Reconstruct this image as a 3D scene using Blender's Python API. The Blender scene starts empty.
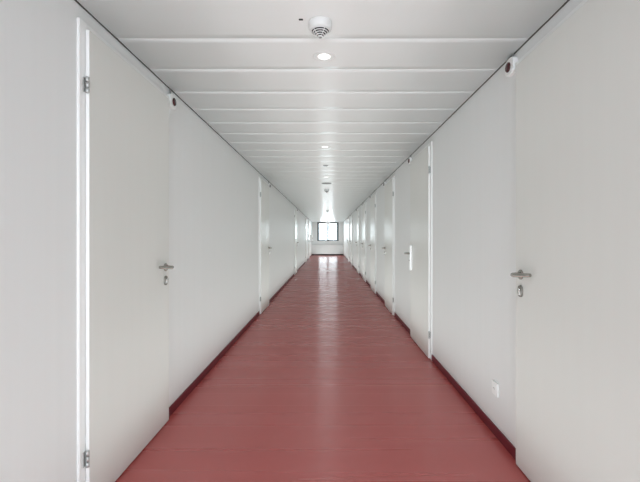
import bpy, bmesh, math, random
from mathutils import Vector, Matrix
random.seed(4)
scene = bpy.context.scene
C = scene.collection
PI = math.pi

# ------------------------------------------------------------------ dimensions (metres)
WL, WR = 1.110, 1.058          # wall planes, left (-X) and right (+X) of the camera axis
EYE = 1.25
HC = 2.287                     # ceiling
YE = 27.3                      # end wall
YB = -3.6                      # corridor continues behind the camera up to here
LEAF_W = 0.908

# ------------------------------------------------------------------ materials
def mat(name, color, rough=0.5, metal=0.0, spec=0.5, coat=0.0, emit=None):
    m = bpy.data.materials.new(name); m.use_nodes = True
    b = m.node_tree.nodes['Principled BSDF']
    b.inputs['Base Color'].default_value = (*color, 1)
    b.inputs['Roughness'].default_value = rough
    b.inputs['Metallic'].default_value = metal
    b.inputs['Specular IOR Level'].default_value = spec
    b.inputs['Coat Weight'].default_value = coat
    b.inputs['Coat Roughness'].default_value = 0.15
    if emit:
        b.inputs['Emission Color'].default_value = (*emit[0], 1)
        b.inputs['Emission Strength'].default_value = emit[1]
    return m

def streaked(name, color, rough, scale, amount, bump=0.0, spec=0.5, bumpdist=0.002, detail=3.0, coat=0.0):
    """paint with soft streaks: noise stretched along one axis varies tone and relief"""
    m = mat(name, color, rough, 0, spec, coat)
    nt = m.node_tree; b = nt.nodes['Principled BSDF']
    tc = nt.nodes.new('ShaderNodeTexCoord')
    geo = nt.nodes.new('ShaderNodeNewGeometry')
    mp = nt.nodes.new('ShaderNodeMapping'); mp.inputs['Scale'].default_value = scale
    no = nt.nodes.new('ShaderNodeTexNoise'); no.inputs['Scale'].default_value = 1.0
    no.inputs['Detail'].default_value = detail; no.inputs['Roughness'].default_value = 0.55
    nt.links.new(geo.outputs['Position'], mp.inputs['Vector'])
    nt.links.new(mp.outputs['Vector'], no.inputs['Vector'])
    ramp = nt.nodes.new('ShaderNodeMapRange')
    ramp.inputs['From Min'].default_value = 0.3; ramp.inputs['From Max'].default_value = 0.7
    ramp.inputs['To Min'].default_value = 1 - amount; ramp.inputs['To Max'].default_value = 1 + amount
    nt.links.new(no.outputs['Fac'], ramp.inputs['Value'])
    mul = nt.nodes.new('ShaderNodeVectorMath'); mul.operation = 'SCALE'
    mul.inputs[0].default_value = color
    nt.links.new(ramp.outputs['Result'], mul.inputs['Scale'])
    nt.links.new(mul.outputs['Vector'], b.inputs['Base Color'])
    if bump:
        bp = nt.nodes.new('ShaderNodeBump'); bp.inputs['Strength'].default_value = bump
        bp.inputs['Distance'].default_value = bumpdist
        nt.links.new(no.outputs['Fac'], bp.inputs['Height'])
        nt.links.new(bp.outputs['Normal'], b.inputs['Normal'])
    return m

M_WALL = streaked('wall_paint', (0.815, 0.818, 0.812), 0.5, (0.5, 26, 0.25), 0.009, 0.03, spec=0.35)
M_DOOR = streaked('door_paint', (0.755, 0.750, 0.718), 0.31, (1, 18, 1.2), 0.006, 0.015, spec=0.38)
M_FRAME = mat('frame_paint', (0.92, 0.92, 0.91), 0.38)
M_CEIL = streaked('ceiling_panel_paint', (0.915, 0.930, 0.920), 0.31, (0.6, 5, 1), 0.004, 0.02, spec=0.36, bumpdist=0.003)
M_DARK = mat('shadow_gap', (0.20, 0.19, 0.18), 0.9)
M_BASE = mat('baseboard_linoleum', (0.165, 0.016, 0.026), 0.42, 0, 0.25)
M_HINGE = mat('hinge_steel', (0.52, 0.53, 0.52), 0.42, 0.55)
M_STEEL = mat('brushed_steel', (0.40, 0.39, 0.36), 0.27, 1.0)
M_STEEL_D = mat('brushed_steel_dark', (0.30, 0.29, 0.265), 0.36, 1.0)
M_PLASTIC = mat('white_plastic', (0.89, 0.89, 0.88), 0.32)
M_PLATE = mat('satin_handle_plate', (0.92, 0.92, 0.91), 0.34, 0.25)
M_CHROME = mat('bright_cylinder', (0.80, 0.80, 0.78), 0.18, 1.0)
M_DETECT = mat('detector_plastic', (0.74, 0.74, 0.73), 0.4)
M_BLACK = mat('black_plastic', (0.012, 0.012, 0.012), 0.5)
M_GREYP = mat('grey_plastic', (0.30, 0.30, 0.29), 0.5)
M_LENS = mat('dark_red_lens', (0.055, 0.012, 0.014), 0.22)
M_WFRAME = mat('window_frame_grey', (0.10, 0.115, 0.12), 0.5)
M_WMULL = mat('window_mullion_grey', (0.42, 0.43, 0.44), 0.4)
M_DIFF = mat('lamp_diffuser', (0.9, 0.9, 0.88), 0.4, emit=((1.0, 0.98, 0.94), 1.3))

def floor_material():
    m = mat('red_linoleum', (0.30, 0.075, 0.075), 0.26, 0, 0.95)
    nt = m.node_tree; b = nt.nodes['Principled BSDF']
    geo = nt.nodes.new('ShaderNodeNewGeometry')
    def noise(scale, detail, rough=0.55):
        mp = nt.nodes.new('ShaderNodeMapping'); mp.inputs['Scale'].default_value = scale
        n = nt.nodes.new('ShaderNodeTexNoise'); n.inputs['Scale'].default_value = 1
        n.inputs['Detail'].default_value = detail; n.inputs['Roughness'].default_value = rough
        nt.links.new(geo.outputs['Position'], mp.inputs['Vector']); nt.links.new(mp.outputs['Vector'], n.inputs['Vector'])
        return n
    n1 = noise((0.12, 5.0, 1), 3)       # rolled sheet: faint bands across the corridor
    n2 = noise((1.1, 1.3, 1), 3)        # cloudy wear
    mix = nt.nodes.new('ShaderNodeMix'); mix.data_type = 'RGBA'
    mix.inputs['A'].default_value = FLOOR_A; mix.inputs['B'].default_value = FLOOR_B
    add = nt.nodes.new('ShaderNodeMath'); add.operation = 'MULTIPLY_ADD'
    add.inputs[1].default_value = 0.5
    nt.links.new(n1.outputs['Fac'], add.inputs[0])
    mul = nt.nodes.new('ShaderNodeMath'); mul.operation = 'MULTIPLY'; mul.inputs[1].default_value = 0.5
    nt.links.new(n2.outputs['Fac'], mul.inputs[0]); nt.links.new(mul.outputs[0], add.inputs[2])
    nt.links.new(add.outputs[0], mix.inputs['Factor'])
    # thin sheet joints across the corridor
    sep = nt.nodes.new('ShaderNodeSeparateXYZ'); nt.links.new(geo.outputs['Position'], sep.inputs[0])
    last = mix.outputs['Result']
    total = None
    for y0, w in ((3.36, .006), (3.19, .003), (2.97, .003), (5.55, .005), (7.96, .008), (12.4, .010), (17.3, .012)):
        s = nt.nodes.new('ShaderNodeMath'); s.operation = 'COMPARE'
        s.inputs[1].default_value = y0; s.inputs[2].default_value = w
        nt.links.new(sep.outputs['Y'], s.inputs[0])
        if total is None: total = s
        else:
            a = nt.nodes.new('ShaderNodeMath'); a.operation = 'MAXIMUM'
            nt.links.new(total.outputs[0], a.inputs[0]); nt.links.new(s.outputs[0], a.inputs[1]); total = a
    f = nt.nodes.new('ShaderNodeMath'); f.operation = 'MULTIPLY'; f.inputs[1].default_value = 0.26
    nt.links.new(total.outputs[0], f.inputs[0])
    mx = nt.nodes.new('ShaderNodeMix'); mx.data_type = 'RGBA'
    nt.links.new(f.outputs[0], mx.inputs['Factor']); nt.links.new(last, mx.inputs['A'])
    mx.inputs['B'].default_value = (0.78, 0.34, 0.31, 1)
    nt.links.new(mx.outputs['Result'], b.inputs['Base Color'])
    n3 = noise((0.05, 4.2, 1), 2)
    rr = nt.nodes.new('ShaderNodeMapRange')
    rr.inputs['From Min'].default_value = .3; rr.inputs['From Max'].default_value = .7
    rr.inputs['To Min'].default_value = 0.25; rr.inputs['To Max'].default_value = 0.31
    nt.links.new(n3.outputs['Fac'], rr.inputs['Value']); nt.links.new(rr.outputs['Result'], b.inputs['Roughness'])
    # the rolled sheet scatters light along the corridor more than across it
    b.inputs['Anisotropic'].default_value = 0.92
    tv = nt.nodes.new('ShaderNodeCombineXYZ'); tv.inputs[1].default_value = 1.0
    nt.links.new(tv.outputs[0], b.inputs['Tangent'])
    return m
FLOOR_A = (0.470, 0.086, 0.080, 1)
FLOOR_B = (0.540, 0.112, 0.104, 1)
M_FLOOR = floor_material()

def glass_material():
    m = bpy.data.materials.new('window_glass'); m.use_nodes = True
    nt = m.node_tree; nt.nodes.remove(nt.nodes['Principled BSDF'])
    t = nt.nodes.new('ShaderNodeBsdfTransparent'); t.inputs['Color'].default_value = (0.96, 0.985, 0.97, 1)
    g = nt.nodes.new('ShaderNodeBsdfGlossy'); g.inputs['Roughness'].default_value = 0.02
    fr = nt.nodes.new('ShaderNodeFresnel'); fr.inputs['IOR'].default_value = 1.45
    mx = nt.nodes.new('ShaderNodeMixShader')
    nt.links.new(fr.outputs[0], mx.inputs[0]); nt.links.new(t.outputs[0], mx.inputs[1]); nt.links.new(g.outputs[0], mx.inputs[2])
    nt.links.new(mx.outputs[0], nt.nodes['Material Output'].inputs['Surface'])
    return m
M_GLASS = glass_material()

# ------------------------------------------------------------------ mesh helpers
def box(bm, x0, x1, y0, y1, z0, z1, mi=0, bevel=0.0, seg=2):
    vs = [bm.verts.new((x, y, z)) for x in (x0, x1) for y in (y0, y1) for z in (z0, z1)]
    fs = []
    for q in ((0, 1, 3, 2), (4, 6, 7, 5), (0, 4, 5, 1), (2, 3, 7, 6), (0, 2, 6, 4), (1, 5, 7, 3)):
        f = bm.faces.new([vs[i] for i in q]); f.material_index = mi; fs.append(f)
    if bevel:
        es = {e for f in fs for e in f.edges}
        r = bmesh.ops.bevel(bm, geom=list(es), offset=bevel, segments=seg, affect='EDGES', profile=0.5)
        for f in r['faces']: f.material_index = mi
    return vs

def lathe(bm, prof, center, axis='z', n=32, mi=0, smooth=True):
    """revolve (r, h) pairs about an axis through center"""
    cx, cy, cz = center
    rings = []
    for r, h in prof:
        ring = []
        if r < 1e-6:
            ring = [bm.verts.new(place(0, 0, h, center, axis))]
        else:
            for k in range(n):
                a = 2 * PI * k / n
                ring.append(bm.verts.new(place(r * math.cos(a), r * math.sin(a), h, center, axis)))
        rings.append(ring)
    for A, B in zip(rings, rings[1:]):
        for k in range(n):
            k2 = (k + 1) % n
            if len(A) == 1 and len(B) == 1: continue
            if len(A) == 1: f = bm.faces.new((A[0], B[k], B[k2]))
            elif len(B) == 1: f = bm.faces.new((A[k], A[k2], B[0]))
            else: f = bm.faces.new((A[k], A[k2], B[k2], B[k]))
            f.material_index = mi; f.smooth = smooth
    for ring in (rings[0], rings[-1]):
        if len(ring) > 2:
            f = bm.faces.new(ring); f.material_index = mi

def place(a, b, h, c, axis):
    if axis == 'z': return (c[0] + a, c[1] + b, c[2] + h)
    if axis == 'x': return (c[0] + h, c[1] + a, c[2] + b)
    return (c[0] + a, c[1] + h, c[2] + b)

def tube(bm, pts, rad, n=12, mi=0, flat=1.0):
    pts = [Vector(p) for p in pts]
    rads = rad if isinstance(rad, (list, tuple)) else [rad] * len(pts)
    rings = []
    up = Vector((0, 0, 1))
    for i, p in enumerate(pts):
        t = (pts[min(i + 1, len(pts) - 1)] - pts[max(i - 1, 0)]).normalized()
        s = t.cross(up)
        if s.length < 1e-4: s = Vector((1, 0, 0))
        s.normalize(); u = s.cross(t).normalized()
        rings.append([bm.verts.new(p + s * rads[i] * math.cos(2 * PI * k / n) * flat + u * rads[i] * math.sin(2 * PI * k / n)) for k in range(n)])
    for A, B in zip(rings, rings[1:]):
        for k in range(n):
            f = bm.faces.new((A[k], A[(k + 1) % n], B[(k + 1) % n], B[k])); f.material_index = mi; f.smooth = True
    bm.faces.new(rings[0]).material_index = mi; bm.faces.new(rings[-1]).material_index = mi

def prism(bm, outline, axis, h0, h1, center, mi=0, bevel=0.0):
    """outline [(a, b)] extruded along axis from h0 to h1"""
    lo = [bm.verts.new(place(a, b, h0, center, axis)) for a, b in outline]
    hi = [bm.verts.new(place(a, b, h1, center, axis)) for a, b in outline]
    n = len(outline); fs = [bm.faces.new(lo), bm.faces.new(hi)]
    for k in range(n):
        fs.append(bm.faces.new((lo[k], lo[(k + 1) % n], hi[(k + 1) % n], hi[k])))
    for f in fs: f.material_index = mi
    if bevel:
        es = {e for f in fs[1:2] for e in f.edges}
        r = bmesh.ops.bevel(bm, geom=list(es), offset=bevel, segments=2, affect='EDGES', profile=0.5)
        for f in r['faces']: f.material_index = mi

def rrect(w, h, r, n=5):
    pts = []
    for cx, cy, a0 in ((w/2-r, h/2-r, 0), (-w/2+r, h/2-r, 90), (-w/2+r, -h/2+r, 180), (w/2-r, -h/2+r, 270)):
        for k in range(n + 1):
            a = math.radians(a0 + 90 * k / n)
            pts.append((cx + r * math.cos(a), cy + r * math.sin(a)))
    return pts

def mesh_of(name, bm, mats):
    bmesh.ops.recalc_face_normals(bm, faces=bm.faces[:])
    me = bpy.data.meshes.new(name); bm.to_mesh(me); bm.free()
    for m in (mats if isinstance(mats, (list, tuple)) else [mats]): me.materials.append(m)
    return me

def link(name, me, parent=None, loc=(0, 0, 0)):
    o = bpy.data.objects.new(name, me); C.objects.link(o); o.location = loc
    if parent: o.parent = parent
    return o

def tag(o, label=None, cat=None, group=None, kind=None):
    if label: o['label'] = label
    if cat: o['category'] = cat
    if group: o['group'] = group
    if kind: o['kind'] = kind
    return o

def empty(name, loc):
    o = bpy.data.objects.new(name, None); C.objects.link(o); o.location = loc
    o.empty_display_size = 0.1
    return o

def copy_tree(o, loc=None, parent=None):
    c = o.copy(); C.objects.link(c); c.parent = parent
    if loc is not None: c.location = loc
    for ch in [x for x in bpy.data.objects if x.parent == o]:
        copy_tree(ch, None, c)
    return c

# ------------------------------------------------------------------ the doors' positions
# (leaf start on the hinge side, label, long handle plate?)
LEFT = [
    (1.809, 'large pale door in the left wall nearest the camera, lever on its far side', False),
    (6.455, 'second pale door along the left wall, beyond the near large door', False),
    (13.1, 'third door along the left wall, a bright sliver far down the corridor', False),
    (19.5, 'fourth door along the left wall, thin bright strip short of the window', False),
    (22.5, 'last door along the left wall, closest to the end window', False),
]
RIGHT = [
    (1.283, 'large pale door in the right wall nearest the camera, cut by the picture edge', False),
    (4.091, 'pale door in the right wall with a tall pale handle plate', True),
    (6.36, 'pale door in the right wall just beyond the door with tall handle plate', False),
    (8.77, 'fourth door along the right wall with steel lever and round lock plate', False),
    (11.06, 'fifth door along the right wall, bright narrow strip', False),
    (13.43, 'sixth door along the right wall, thin bright strip far away', False),
    (17.26, 'seventh door along the right wall, thin sliver before the end', False),
    (19.8, 'last door along the right wall, closest to the end window', False),
]
FR_H, FR_L = 0.042, 0.040       # frame showing on the hinge and latch side
def spans(doors, lo, hi):
    out = []; y = lo
    for d in doors:
        out.append((y, d[0] - FR_H)); y = d[0] + LEAF_W + FR_L
    out.append((y, hi)); return out

# ------------------------------------------------------------------ setting
bm = bmesh.new(); box(bm, -1.4, 1.4, YB, YE + 0.3, -0.12, -0.004)
waves = [(random.uniform(2.5, 15), random.uniform(0, 6.3), random.uniform(.4, 1)) for _ in range(9)]
rows = []
N = int((YE + .3 - YB) / 0.05)
for k in range(N + 1):                             # the laid sheet is very slightly uneven along its length
    yy = YB + (YE + .3 - YB) * k / N
    zz = sum(a * 0.00024 / f * math.sin(f * yy + p) for f, p, a in waves)
    rows.append([bm.verts.new((x, yy, zz)) for x in (-1.4, 1.4)])
for a, b in zip(rows, rows[1:]):
    f = bm.faces.new((a[0], a[1], b[1], b[0])); f.smooth = True
tag(link('floor', mesh_of('floor', bm, M_FLOOR)), 'glossy dark red linoleum corridor floor', 'floor', kind='structure')

def plank(bm, x0, x1, a, b, sag=0.0014, lip=0.0017):
    prof = [(a, HC + .022), (a, HC + lip)]
    for k in range(9):
        t = k / 8; prof.append((a + lip * .7 + (b - a - 1.4 * lip) * t, HC - sag * (1 - (2 * t - 1) ** 2)))
    prof += [(b, HC + lip), (b, HC + .022)]
    A = [bm.verts.new((x0, p, z)) for p, z in prof]; B = [bm.verts.new((x1, p, z)) for p, z in prof]
    for k in range(len(prof) - 1):
        f = bm.faces.new((A[k], A[k + 1], B[k + 1], B[k])); f.smooth = 2 <= k <= 9
    bm.faces.new((A[-1], A[0], B[0], B[-1])); bm.faces.new(A); bm.faces.new(B)
bm = bmesh.new()                                   # metal plank ceiling: bevelled panels, open joints, dark slab above
PITCH, JOINT0 = 0.382, 2.092
y = JOINT0 - PITCH * 14
while y < YE:
    y1 = min(y + PITCH, YE)
    plank(bm, -WL + 0.010, WR - 0.010, max(y, YB) + 0.0012, y1 - 0.0012)
    y += PITCH
box(bm, -1.4, 1.4, YB, YE + .3, HC + 0.03, HC + 0.12, 1)
box(bm, -1.4, -WL - .004, YB, YE + .3, HC - .0012, HC + 0.03, 1); box(bm, WR + .004, 1.4, YB, YE + .3, HC - .0012, HC + 0.03, 1)  # dark strips above the walls stand in for shade in the gap
tag(link('ceiling', mesh_of('ceiling', bm, [M_CEIL, M_DARK])), 'white metal plank ceiling with fine cross joints', 'ceiling', kind='structure')

for nm, s, W, doors in (('wall_left', -1, WL, LEFT), ('wall_right', 1, WR, RIGHT)):
    bm = bmesh.new()
    xs = sorted((s * W, s * (W + 0.14)))
    for a, b in spans(doors, YB, YE + .3):
        box(bm, xs[0], xs[1], a, b, 0, HC - 0.0015)
    xb = sorted((s * (W + 0.06), s * (W + 0.14)))
    for d in doors:                                # closed wall behind each door set, and above its frame
        box(bm, xb[0], xb[1], d[0] - FR_H, d[0] + LEAF_W + FR_L, 0, HC - 0.0015)
        box(bm, xs[0], xb[0] if s > 0 else xs[1], d[0] - FR_H, d[0] + LEAF_W + FR_L, 2.222, HC - 0.0015) if s > 0 else \
            box(bm, xb[1], xs[1], d[0] - FR_H, d[0] + LEAF_W + FR_L, 2.222, HC - 0.0015)
    side = 'left' if s < 0 else 'right'
    tag(link(nm, mesh_of(nm, bm, M_WALL)), 'smooth white painted %s corridor wall' % side, 'wall', kind='structure')
    for k, (a, b) in enumerate(spans(doors, YB, YE)):
        if b - a < 0.02: continue
        bm = bmesh.new()
        t = 0.010
        xx = sorted((s * W, s * (W - t)))
        box(bm, xx[0], xx[1], a + .002, b - .002, 0.0, 0.062, 0, 0.002, 1)
        o = link('baseboard_' + side, mesh_of('baseboard', bm, M_BASE)); o['kind'] = 'structure'
        if k == 0: lab = 'dark red baseboard on the %s wall before its first door' % side
        elif k < len(doors): lab = 'dark red baseboard on the %s wall between its %s and %s doors' % (
            side, ('first second third fourth fifth sixth seventh eighth'.split())[k - 1], ('first second third fourth fifth sixth seventh eighth'.split())[k])
        else: lab = 'dark red baseboard on the %s wall between its last door and the end wall' % side
        tag(o, lab, 'baseboard')

# end wall with window opening
WX0, WX1, WZ0, WZ1 = -0.735, 0.725, 0.985, 2.262
bm = bmesh.new()
box(bm, -1.4, WX0, YE, YE + .3, 0, HC + .03); box(bm, WX1, 1.4, YE, YE + .3, 0, HC + .03)
box(bm, WX0, WX1, YE, YE + .3, 0, WZ0); box(bm, WX0, WX1, YE, YE + .3, WZ1, HC + .03)
tag(link('wall_end', mesh_of('wall_end', bm, M_WALL)), 'white wall closing the far end around the window', 'wall', kind='structure')
bm = bmesh.new(); box(bm, -WL + .012, WR - .012, YE - .012, YE, 0, 0.085, 0, .002, 1)
tag(link('baseboard_end', mesh_of('baseboard_end', bm, mat('baseboard_dark', (0.028, 0.006, 0.009), 0.5, 0, 0.2))), 'dark baseboard along the foot of the end wall', 'baseboard', kind='structure')
bm = bmesh.new(); box(bm, -WL + .001, WR - .001, YE - .09, YE, 0.738, 0.765, 0, .004, 2)
tag(link('trim_1', mesh_of('trim_1', bm, mat('ledge_grey', (0.56, 0.57, 0.57), 0.5))), 'narrow pale ledge across the end wall below the window', 'ledge', kind='structure')  # grey put in for the ledge's shadow line

win = tag(empty('window_1', (0, YE + .02, WZ0)), 'bright two-pane window with dark grey frame at the corridor end', 'window', kind='structure')
def rel(bm, x0, x1, z0, z1, y0, y1, mi=0, bev=0.006):
    box(bm, x0, x1, y0, y1, z0 - WZ0, z1 - WZ0, mi, bev, 1)
bm = bmesh.new()
rel(bm, WX0, WX0 + .125, WZ0, WZ1, 0, .07); rel(bm, WX1 - .125, WX1, WZ0, WZ1, 0, .07)
rel(bm, WX0 + .125, WX1 - .125, WZ0, WZ0 + .07, 0, .07); rel(bm, WX0 + .125, WX1 - .125, WZ1 - .10, WZ1, 0, .07)
link('window_frame', mesh_of('window_frame', bm, M_WFRAME), win)
bm = bmesh.new(); rel(bm, -.062, .058, WZ0 + .07, WZ1 - .10, 0.004, .066)
o = link('mullion', mesh_of('mullion', bm, M_WMULL), win); o['label'] = 'lighter grey centre mullion'
for a, b in ((WX0 + .125, -.062), (.058, WX1 - .125)):
    bm = bmesh.new(); rel(bm, a, b, WZ0 + .07, WZ1 - .10, .032, .036, 0, 0)
    link('pane', mesh_of('pane', bm, M_GLASS), win)

# ------------------------------------------------------------------ doors
LEAF_Z = 2.188
P_FR, P_LEAF = 0.012, 0.030
cache = {}
def cached(key, build, mats):
    if key not in cache:
        bm = bmesh.new(); build(bm); cache[key] = mesh_of(key[0], bm, mats)
    return cache[key]

def build_door(n, side, y0, label, plate):
    s = -1 if side == 'l' else 1
    W = WL if s < 0 else WR
    root = tag(empty('door_%d' % n, (s * W, y0, 0)), label, 'door', kind='structure')
    P = lambda p: -s * p                    # local x of a protrusion p into the corridor
    def bx(bm, p0, p1, a, b, z0, z1, mi=0, bev=0.0, seg=2):
        x = sorted((P(p0), P(p1))); box(bm, x[0], x[1], a, b, z0, z1, mi, bev, seg)
    def frame(bm):
        bx(bm, -.055, P_FR, -FR_H + .0005, .012, 0.001, 2.2215, 0, .002, 1)
        bx(bm, -.055, P_FR, LEAF_W - .012, LEAF_W + FR_L - .0005, 0.001, 2.2215, 0, .002, 1)
        bx(bm, -.055, P_FR, .012, LEAF_W - .012, LEAF_Z - .012, 2.2215, 0, .002, 1)
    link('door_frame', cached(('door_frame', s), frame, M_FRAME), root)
    def leaf(bm):
        bx(bm, P_FR + .0015, P_LEAF, 0.0, LEAF_W, 0.008, LEAF_Z, 0, .0022, 2)     # rebated cover of the leaf
        for f in bm.faces:                                  # hinge-side edge coloured whiter, in place of light falling on it
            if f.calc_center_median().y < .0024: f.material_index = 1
        bx(bm, -.022, P_FR + .003, 0.016, LEAF_W - .016, 0.008, LEAF_Z - .016, 0)
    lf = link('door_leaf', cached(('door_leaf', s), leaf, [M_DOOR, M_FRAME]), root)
    def hinge(bm):
        for z0, z1 in ((-.037, -.0135), (-.0115, .0115), (.0135, .037)):
            lathe(bm, [(.0055, z0), (.0082, z0 + .001), (.0082, z1 - .001), (.0055, z1)], (P(P_LEAF - .003), -.0075, 0), 'z', 16)
        bx(bm, P_FR, P_FR + .004, -.020, -.002, -.033, .033, 0, .001, 1)
    for z in (0.250, 1.935):
        link('hinge', cached(('hinge', s), hinge, M_HINGE), lf, (0, 0, z))
    if not plate:
        yh = LEAF_W - 0.062
        def lever(bm):
            lathe(bm, [(.026, P(P_LEAF)), (.026, P(P_LEAF + .006)), (.023, P(P_LEAF + .009))], (0, 0, 0), 'x', 28)
            pts = [(P(P_LEAF + .005), 0, 0), (P(P_LEAF + .030), 0, 0), (P(P_LEAF + .043), -.003, 0), (P(P_LEAF + .050), -.012, 0),
                   (P(P_LEAF + .051), -.028, 0), (P(P_LEAF + .043), -.07, .003), (P(P_LEAF + .030), -.115, .007), (P(P_LEAF + .022), -.138, .009)]
            tube(bm, pts, [.0115, .0115, .0115, .0118, .0118, .0112, .0105, .0098], 14)
        link('lever_handle', cached(('lever_handle', s), lever, M_STEEL), lf, (0, yh, 1.05))
        def keyplate(bm):
            prism(bm, rrect(.043, .062, .021, 8), 'x', P(P_LEAF), P(P_LEAF + .010), (0, 0, 0), 0, .002)
            lathe(bm, [(.0095, P(P_LEAF + .009)), (.0095, P(P_LEAF + .016)), (.008, P(P_LEAF + .017))], (0, 0, .008), 'x', 18, 2)
            bx(bm, P_LEAF + .008, P_LEAF + .0165, -.004, .004, -.020, 0.0, 2, .001, 1)
            bx(bm, P_LEAF + .0155, P_LEAF + .0176, -.0012, .0012, .002, .013, 1)
        link('keyhole_plate', cached(('keyhole_plate', s), keyplate, [M_STEEL_D, M_BLACK, M_CHROME]), lf, (0, yh, 0.962))
    else:
        yh = LEAF_W - 0.050
        def longplate(bm):
            prism(bm, rrect(.050, .315, .012, 6), 'x', P(P_LEAF), P(P_LEAF + .022), (0, 0, -.055), 0, .005)
            lathe(bm, [(.0095, P(P_LEAF + .021)), (.0095, P(P_LEAF + .026)), (.008, P(P_LEAF + .027))], (0, 0, -.088), 'x', 18, 1)
        o = link('handle_plate', cached(('handle_plate', s), longplate, [M_PLATE, M_STEEL]), lf, (0, yh, 1.05)); o['label'] = 'tall pale handle plate'
        def lever2(bm):
            pts = [(P(P_LEAF + .014), 0, 0), (P(P_LEAF + .055), 0, 0), (P(P_LEAF + .074), -.006, 0), (P(P_LEAF + .082), -.022, 0),
                   (P(P_LEAF + .080), -.06, 0), (P(P_LEAF + .070), -.105, 0), (P(P_LEAF + .052), -.135, 0)]
            tube(bm, pts, .0105, 14)
        link('lever_handle', cached(('lever_handle2', s), lever2, M_STEEL), lf, (0, yh, 1.05))
    return root

n = 1
for y0, lab, pl in LEFT: build_door(n, 'l', y0, lab, pl); n += 1
for y0, lab, pl in RIGHT: build_door(n, 'r', y0, lab, pl); n += 1

# ------------------------------------------------------------------ indicator lights at the latch corner of each door
ordn = ['first', 'second', 'third', 'fourth', 'fifth', 'sixth', 'seventh', 'last']
def indicator(s, W, y, label):
    r = tag(empty('indicator_light', (s * W, y, 2.200 if s < 0 else 2.220)), label, 'indicator light', 'indicator lights above the doors')
    P = lambda p: -s * p
    def plate(bm):
        prism(bm, rrect(.100, .092, .022, 6), 'x', P(0.0), P(.026), (0, 0, 0), 0, .006)
    link('base_plate', cached(('base_plate', s), plate, M_PLASTIC), r)
    def lens(bm):
        lathe(bm, [(.0275, P(.025)), (.0275, P(.031)), (.024, P(.0345)), (.014, P(.037)), (0, P(.038))], (0, .006, 0), 'x', 28)
    o = link('lens', cached(('lens', s), lens, M_LENS), r); o['label'] = 'dark red round lens'
    def cable(bm):
        lathe(bm, [(.006, .044), (.006, .086)], (P(.008), -.012, 0), 'z', 12)
    o = link('cable', cached(('cable', s), cable, M_GREYP), r); o['label'] = 'short grey cable into the ceiling joint'
for k, d in enumerate(LEFT):
    indicator(-1, WL, d[0] + LEAF_W + FR_L + .052, 'white plate with dark red lens at the ceiling by %s left door' % (
        ['the nearest', 'the second', 'the third', 'the fourth', 'the last'][k]))
for k, d in enumerate(RIGHT):
    indicator(1, WR, d[0] + LEAF_W + FR_L + .052, 'white plate with dark red lens at the ceiling by %s right door' % (
        ['the nearest', 'the tall-plated', 'the third', 'the fourth', 'the fifth', 'the sixth', 'the seventh', 'the last'][k]))

# ------------------------------------------------------------------ wall socket
so = tag(empty('wall_socket', (WR, 2.517, 0.297)), 'square white power socket low on the right wall beside the near door', 'socket')
bm = bmesh.new()
prism(bm, rrect(.084, .084, .006, 4), 'x', 0, -.011, (0, 0, 0), 0, .003)
link('cover_plate', mesh_of('cover_plate', bm, M_PLASTIC), so)
bm = bmesh.new()
hexo = [(-.024, 0), (-.014, .0165), (.014, .0165), (.024, 0), (.014, -.0165), (-.014, -.0165)]
prism(bm, rrect(.056, .056, .004, 3), 'x', -.010, -.0125, (0, 0, 0), 0, .0006)
prism(bm, hexo, 'x', -.012, -.0140, (0, 0, 0), 0, .0008)
for a, b in ((-.0095, 0), (.0095, 0), (0, .005)):
    lathe(bm, [(.0026, -.0138), (.0026, -.0144)], (0, a, b), 'x', 12, 1)
link('socket_insert', mesh_of('socket_insert', bm, [M_PLASTIC, M_BLACK]), so)

# ------------------------------------------------------------------ ceiling fittings
# recessed downlights
dl = empty('downlight', (-0.022, 2.296, HC))
bm = bmesh.new()
lathe(bm, [(.046, .006), (.048, -.001), (.050, -.004), (.060, -.0045), (.066, -.002), (.066, .004), (.046, .006)], (0, 0, 0), 'z', 48)
link('trim_ring', mesh_of('trim_ring', bm, M_PLASTIC), dl)
bm = bmesh.new(); lathe(bm, [(.0475, .004), (.0475, -.0005), (.030, -.0018), (0, -.0022)], (0, 0, 0), 'z', 40)
o = link('diffuser', mesh_of('diffuser', bm, M_DIFF), dl); o['label'] = 'glowing white diffuser'
words = ['nearest', 'second', 'third', 'fourth', 'fifth', 'sixth', 'seventh', 'eighth', 'ninth', 'tenth', 'eleventh']
DLY = [2.296 + 2.305 * k for k in range(11)]
for k, y in enumerate(DLY):
    d = dl if k == 0 else copy_tree(dl, (-0.034, y, HC))
    tag(d, ('round recessed ceiling downlight, the nearest, just beyond the smoke detector' if k == 0 else
            'round recessed ceiling downlight, %s from the camera' % words[k]), 'downlight', 'downlights along the ceiling')

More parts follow.
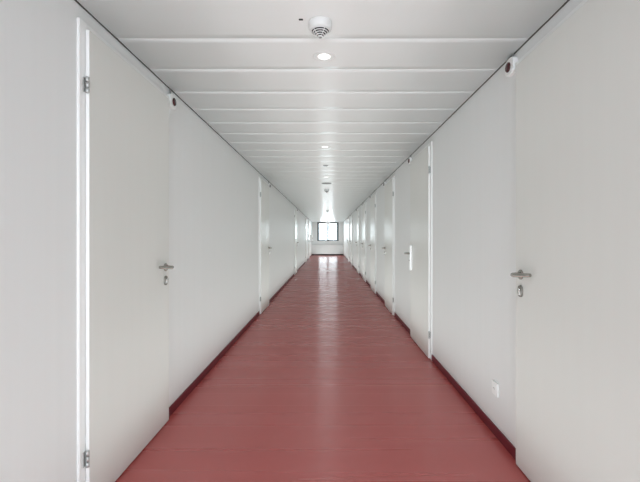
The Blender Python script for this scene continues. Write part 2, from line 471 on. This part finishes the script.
# smoke detectors
sd = empty('smoke_detector', (-0.037, 1.933, HC))
bm = bmesh.new()
lathe(bm, [(.052, .002), (.0565, -.001), (.0575, -.006), (.0575, -.024), (.0555, -.032), (.051, -.038), (.0475, -.0405), (.040, -.041)], (0, 0, 0), 'z', 48)
link('housing', mesh_of('housing', bm, M_DETECT), sd)
bm = bmesh.new(); lathe(bm, [(.041, -.041), (.009, -.069), (0, -.069)], (0, 0, 0), 'z', 32)
o = link('sensor_core', mesh_of('sensor_core', bm, M_BLACK), sd); o['label'] = 'black core behind the slots'
bm = bmesh.new()
for k in range(5):                                  # white slat rings and ribs of the cage
    f = k / 4; r = .0465 - f * .0335; z = -.0425 - f * .026
    lathe(bm, [(r - .004, z + .0011), (r, z + .0011), (r - .001, z - .0012), (r - .005, z - .0012), (r - .004, z + .0011)], (0, 0, 0), 'z', 40, smooth=False)
for k in range(5):
    a = 2 * PI * k / 5 + 0.49 - PI / 2
    tube(bm, [(.046 * math.cos(a), .046 * math.sin(a), -.0425), (.0125 * math.cos(a), .0125 * math.sin(a), -.0685)], .0019, 8)
link('slotted_cage', mesh_of('slotted_cage', bm, M_DETECT), sd)
bm = bmesh.new(); lathe(bm, [(.013, -.067), (.013, -.070), (.010, -.0725), (0, -.073)], (0, 0, 0), 'z', 28)
lathe(bm, [(.0080, -.0723), (.0070, -.0742), (0, -.0744)], (0, 0, 0), 'z', 20, 1)
link('tip_cap', mesh_of('tip_cap', bm, [M_DETECT, M_GREYP]), sd)
for k, (y, lab) in enumerate(((1.933, 'white smoke detector with slotted cone, the nearest, at the top of the picture'),
                              (8.72, 'small white smoke detector beyond the grey ceiling disc'),
                              (15.6, 'tiny distant smoke detector above the end window'),
                              (23.1, 'farthest smoke detector, just above the window frame'))):
    d = sd if k == 0 else copy_tree(sd, (-0.02 if k > 1 else -.030, y, HC))
    tag(d, lab, 'smoke detector', 'smoke detectors along the ceiling')

# small black indicator beside the first detector
bm = bmesh.new(); prism(bm, rrect(.0205, .0155, .003, 3), 'z', .004, -.0022, (0, 0, 0), 0, .001)
tag(link('ceiling_sensor', mesh_of('ceiling_sensor', bm, M_BLACK), None, (-.129, 1.905, HC)), 'tiny black rectangular sensor on the ceiling left of the near smoke detector', 'sensor')
# grey flush sensor and grey disc loudspeaker
bm = bmesh.new(); lathe(bm, [(.037, .003), (.037, -.005), (.030, -.010), (.010, -.012), (0, -.012)], (0, 0, 0), 'z', 32)
tag(link('motion_sensor', mesh_of('motion_sensor', bm, M_GREYP), None, (-.034, 5.80, HC)), 'small grey round sensor on the ceiling between the second and third downlights', 'sensor')
spk = tag(empty('ceiling_speaker', (-.028, 7.70, HC)), 'grey round disc on the ceiling just beyond the third downlight', 'ceiling speaker')
bm = bmesh.new(); lathe(bm, [(.098, .003), (.098, -.005), (.092, -.009), (.086, -.009), (.084, -.004), (.084, .003)], (0, 0, 0), 'z', 40)
link('rim', mesh_of('rim', bm, M_GREYP), spk)
bm = bmesh.new(); lathe(bm, [(.085, .002), (.085, -.004), (.05, -.007), (0, -.008)], (0, 0, 0), 'z', 40)
link('grille', mesh_of('grille', bm, M_GREYP), spk)

# white box hanging in front of the window
bxr = tag(empty('emergency_light', (-.014, 26.75, HC)), 'white rectangular lamp box hanging from the ceiling before the window', 'lamp')
bm = bmesh.new(); box(bm, -.15, .15, -.035, .035, -.175, -.045, 0, .012, 3)
link('lamp_body', mesh_of('lamp_body', bm, M_PLASTIC), bxr)
bm = bmesh.new(); lathe(bm, [(.012, -.047), (.012, -.006), (.035, -.004), (.035, 0.0)], (0, 0, 0), 'z', 20)
link('ceiling_mount', mesh_of('ceiling_mount', bm, M_PLASTIC), bxr)

# white wall cabinet near the end on the left
cab = tag(empty('wall_cabinet', (-WL, 25.0, 0.97)), 'small white box mounted on the left wall beside the end window', 'cabinet')
bm = bmesh.new(); box(bm, 0, .11, 0, .36, 0, .42, 0, .006, 2)
link('housing', mesh_of('housing', bm, M_PLASTIC), cab)
bm = bmesh.new(); box(bm, .1085, .122, .008, .352, .008, .412, 0, .003, 2)
dr = link('cabinet_door', mesh_of('cabinet_door', bm, M_PLASTIC), cab)
bm = bmesh.new(); box(bm, .120, .140, .03, .06, .17, .25, 0, .004, 2)
link('knob', mesh_of('knob', bm, M_GREYP), dr)
bm = bmesh.new(); box(bm, 0, .20, 0, .36, -.018, -.001, 0, .003, 1)
link('bottom_shelf', mesh_of('bottom_shelf', bm, M_GREYP), cab)

# ------------------------------------------------------------------ light
def area(name, loc, rot, sx, sy, power, color, shape='RECTANGLE', spread=None):
    l = bpy.data.lights.new(name, 'AREA'); l.shape = shape; l.size = sx; l.size_y = sy
    l.energy = power; l.color = color
    if spread: l.spread = spread
    o = bpy.data.objects.new(name, l); C.objects.link(o); o.location = loc; o.rotation_euler = rot
    return o
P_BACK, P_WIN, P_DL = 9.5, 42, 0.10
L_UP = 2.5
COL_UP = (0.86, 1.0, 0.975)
area('daylight_behind', (0, YB + .02, 1.2), (PI / 2, 0, 0), 2.0, 2.1, P_BACK, (0.93, 0.98, 1.0), spread=math.radians(40))      # glazed lobby behind the camera
area('daylight_window', (-.005, YE + .35, (WZ0 + WZ1) / 2), (-PI / 2, 0, 0), 1.4, 1.2, P_WIN, (0.88, 0.95, 1.0))
for k, y in enumerate([2.296 - 2.305 * 2, 2.296 - 2.305] + DLY):
    area('downlight_lamp', (-.03, y, HC - .012), (0, 0, 0), .09, .09, P_DL, (1.0, 0.97, 0.92), 'DISK')

# added unseen fill along the corridor, no real fixture: broad low-intensity area lamps just over the floor, shining up
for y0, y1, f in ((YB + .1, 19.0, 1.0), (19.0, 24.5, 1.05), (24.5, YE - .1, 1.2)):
    area('fill_light', (-.026, (y0 + y1) / 2, .012), (PI, 0, 0), 1.65, y1 - y0, L_UP * f * 1.65 * (y1 - y0), COL_UP)

w = bpy.data.worlds.new('World'); scene.world = w; w.use_nodes = True
bg = w.node_tree.nodes['Background']
bg.inputs['Color'].default_value = (0.76, 0.86, 1.0, 1); bg.inputs['Strength'].default_value = 4.0

# ------------------------------------------------------------------ camera
cam = bpy.data.cameras.new('Camera'); cam.sensor_width = 36; cam.lens = 400 / 640 * 36
cam.shift_x = -8 / 640; cam.shift_y = -4 / 640; cam.clip_start = 0.02
co = bpy.data.objects.new('Camera', cam); C.objects.link(co)
co.location = (0, 0, EYE); co.rotation_euler = (PI / 2, 0, 0)
scene.camera = co
scene.view_settings.view_transform = 'Standard'
scene.view_settings.look = 'None'
scene.view_settings.exposure = 0.17
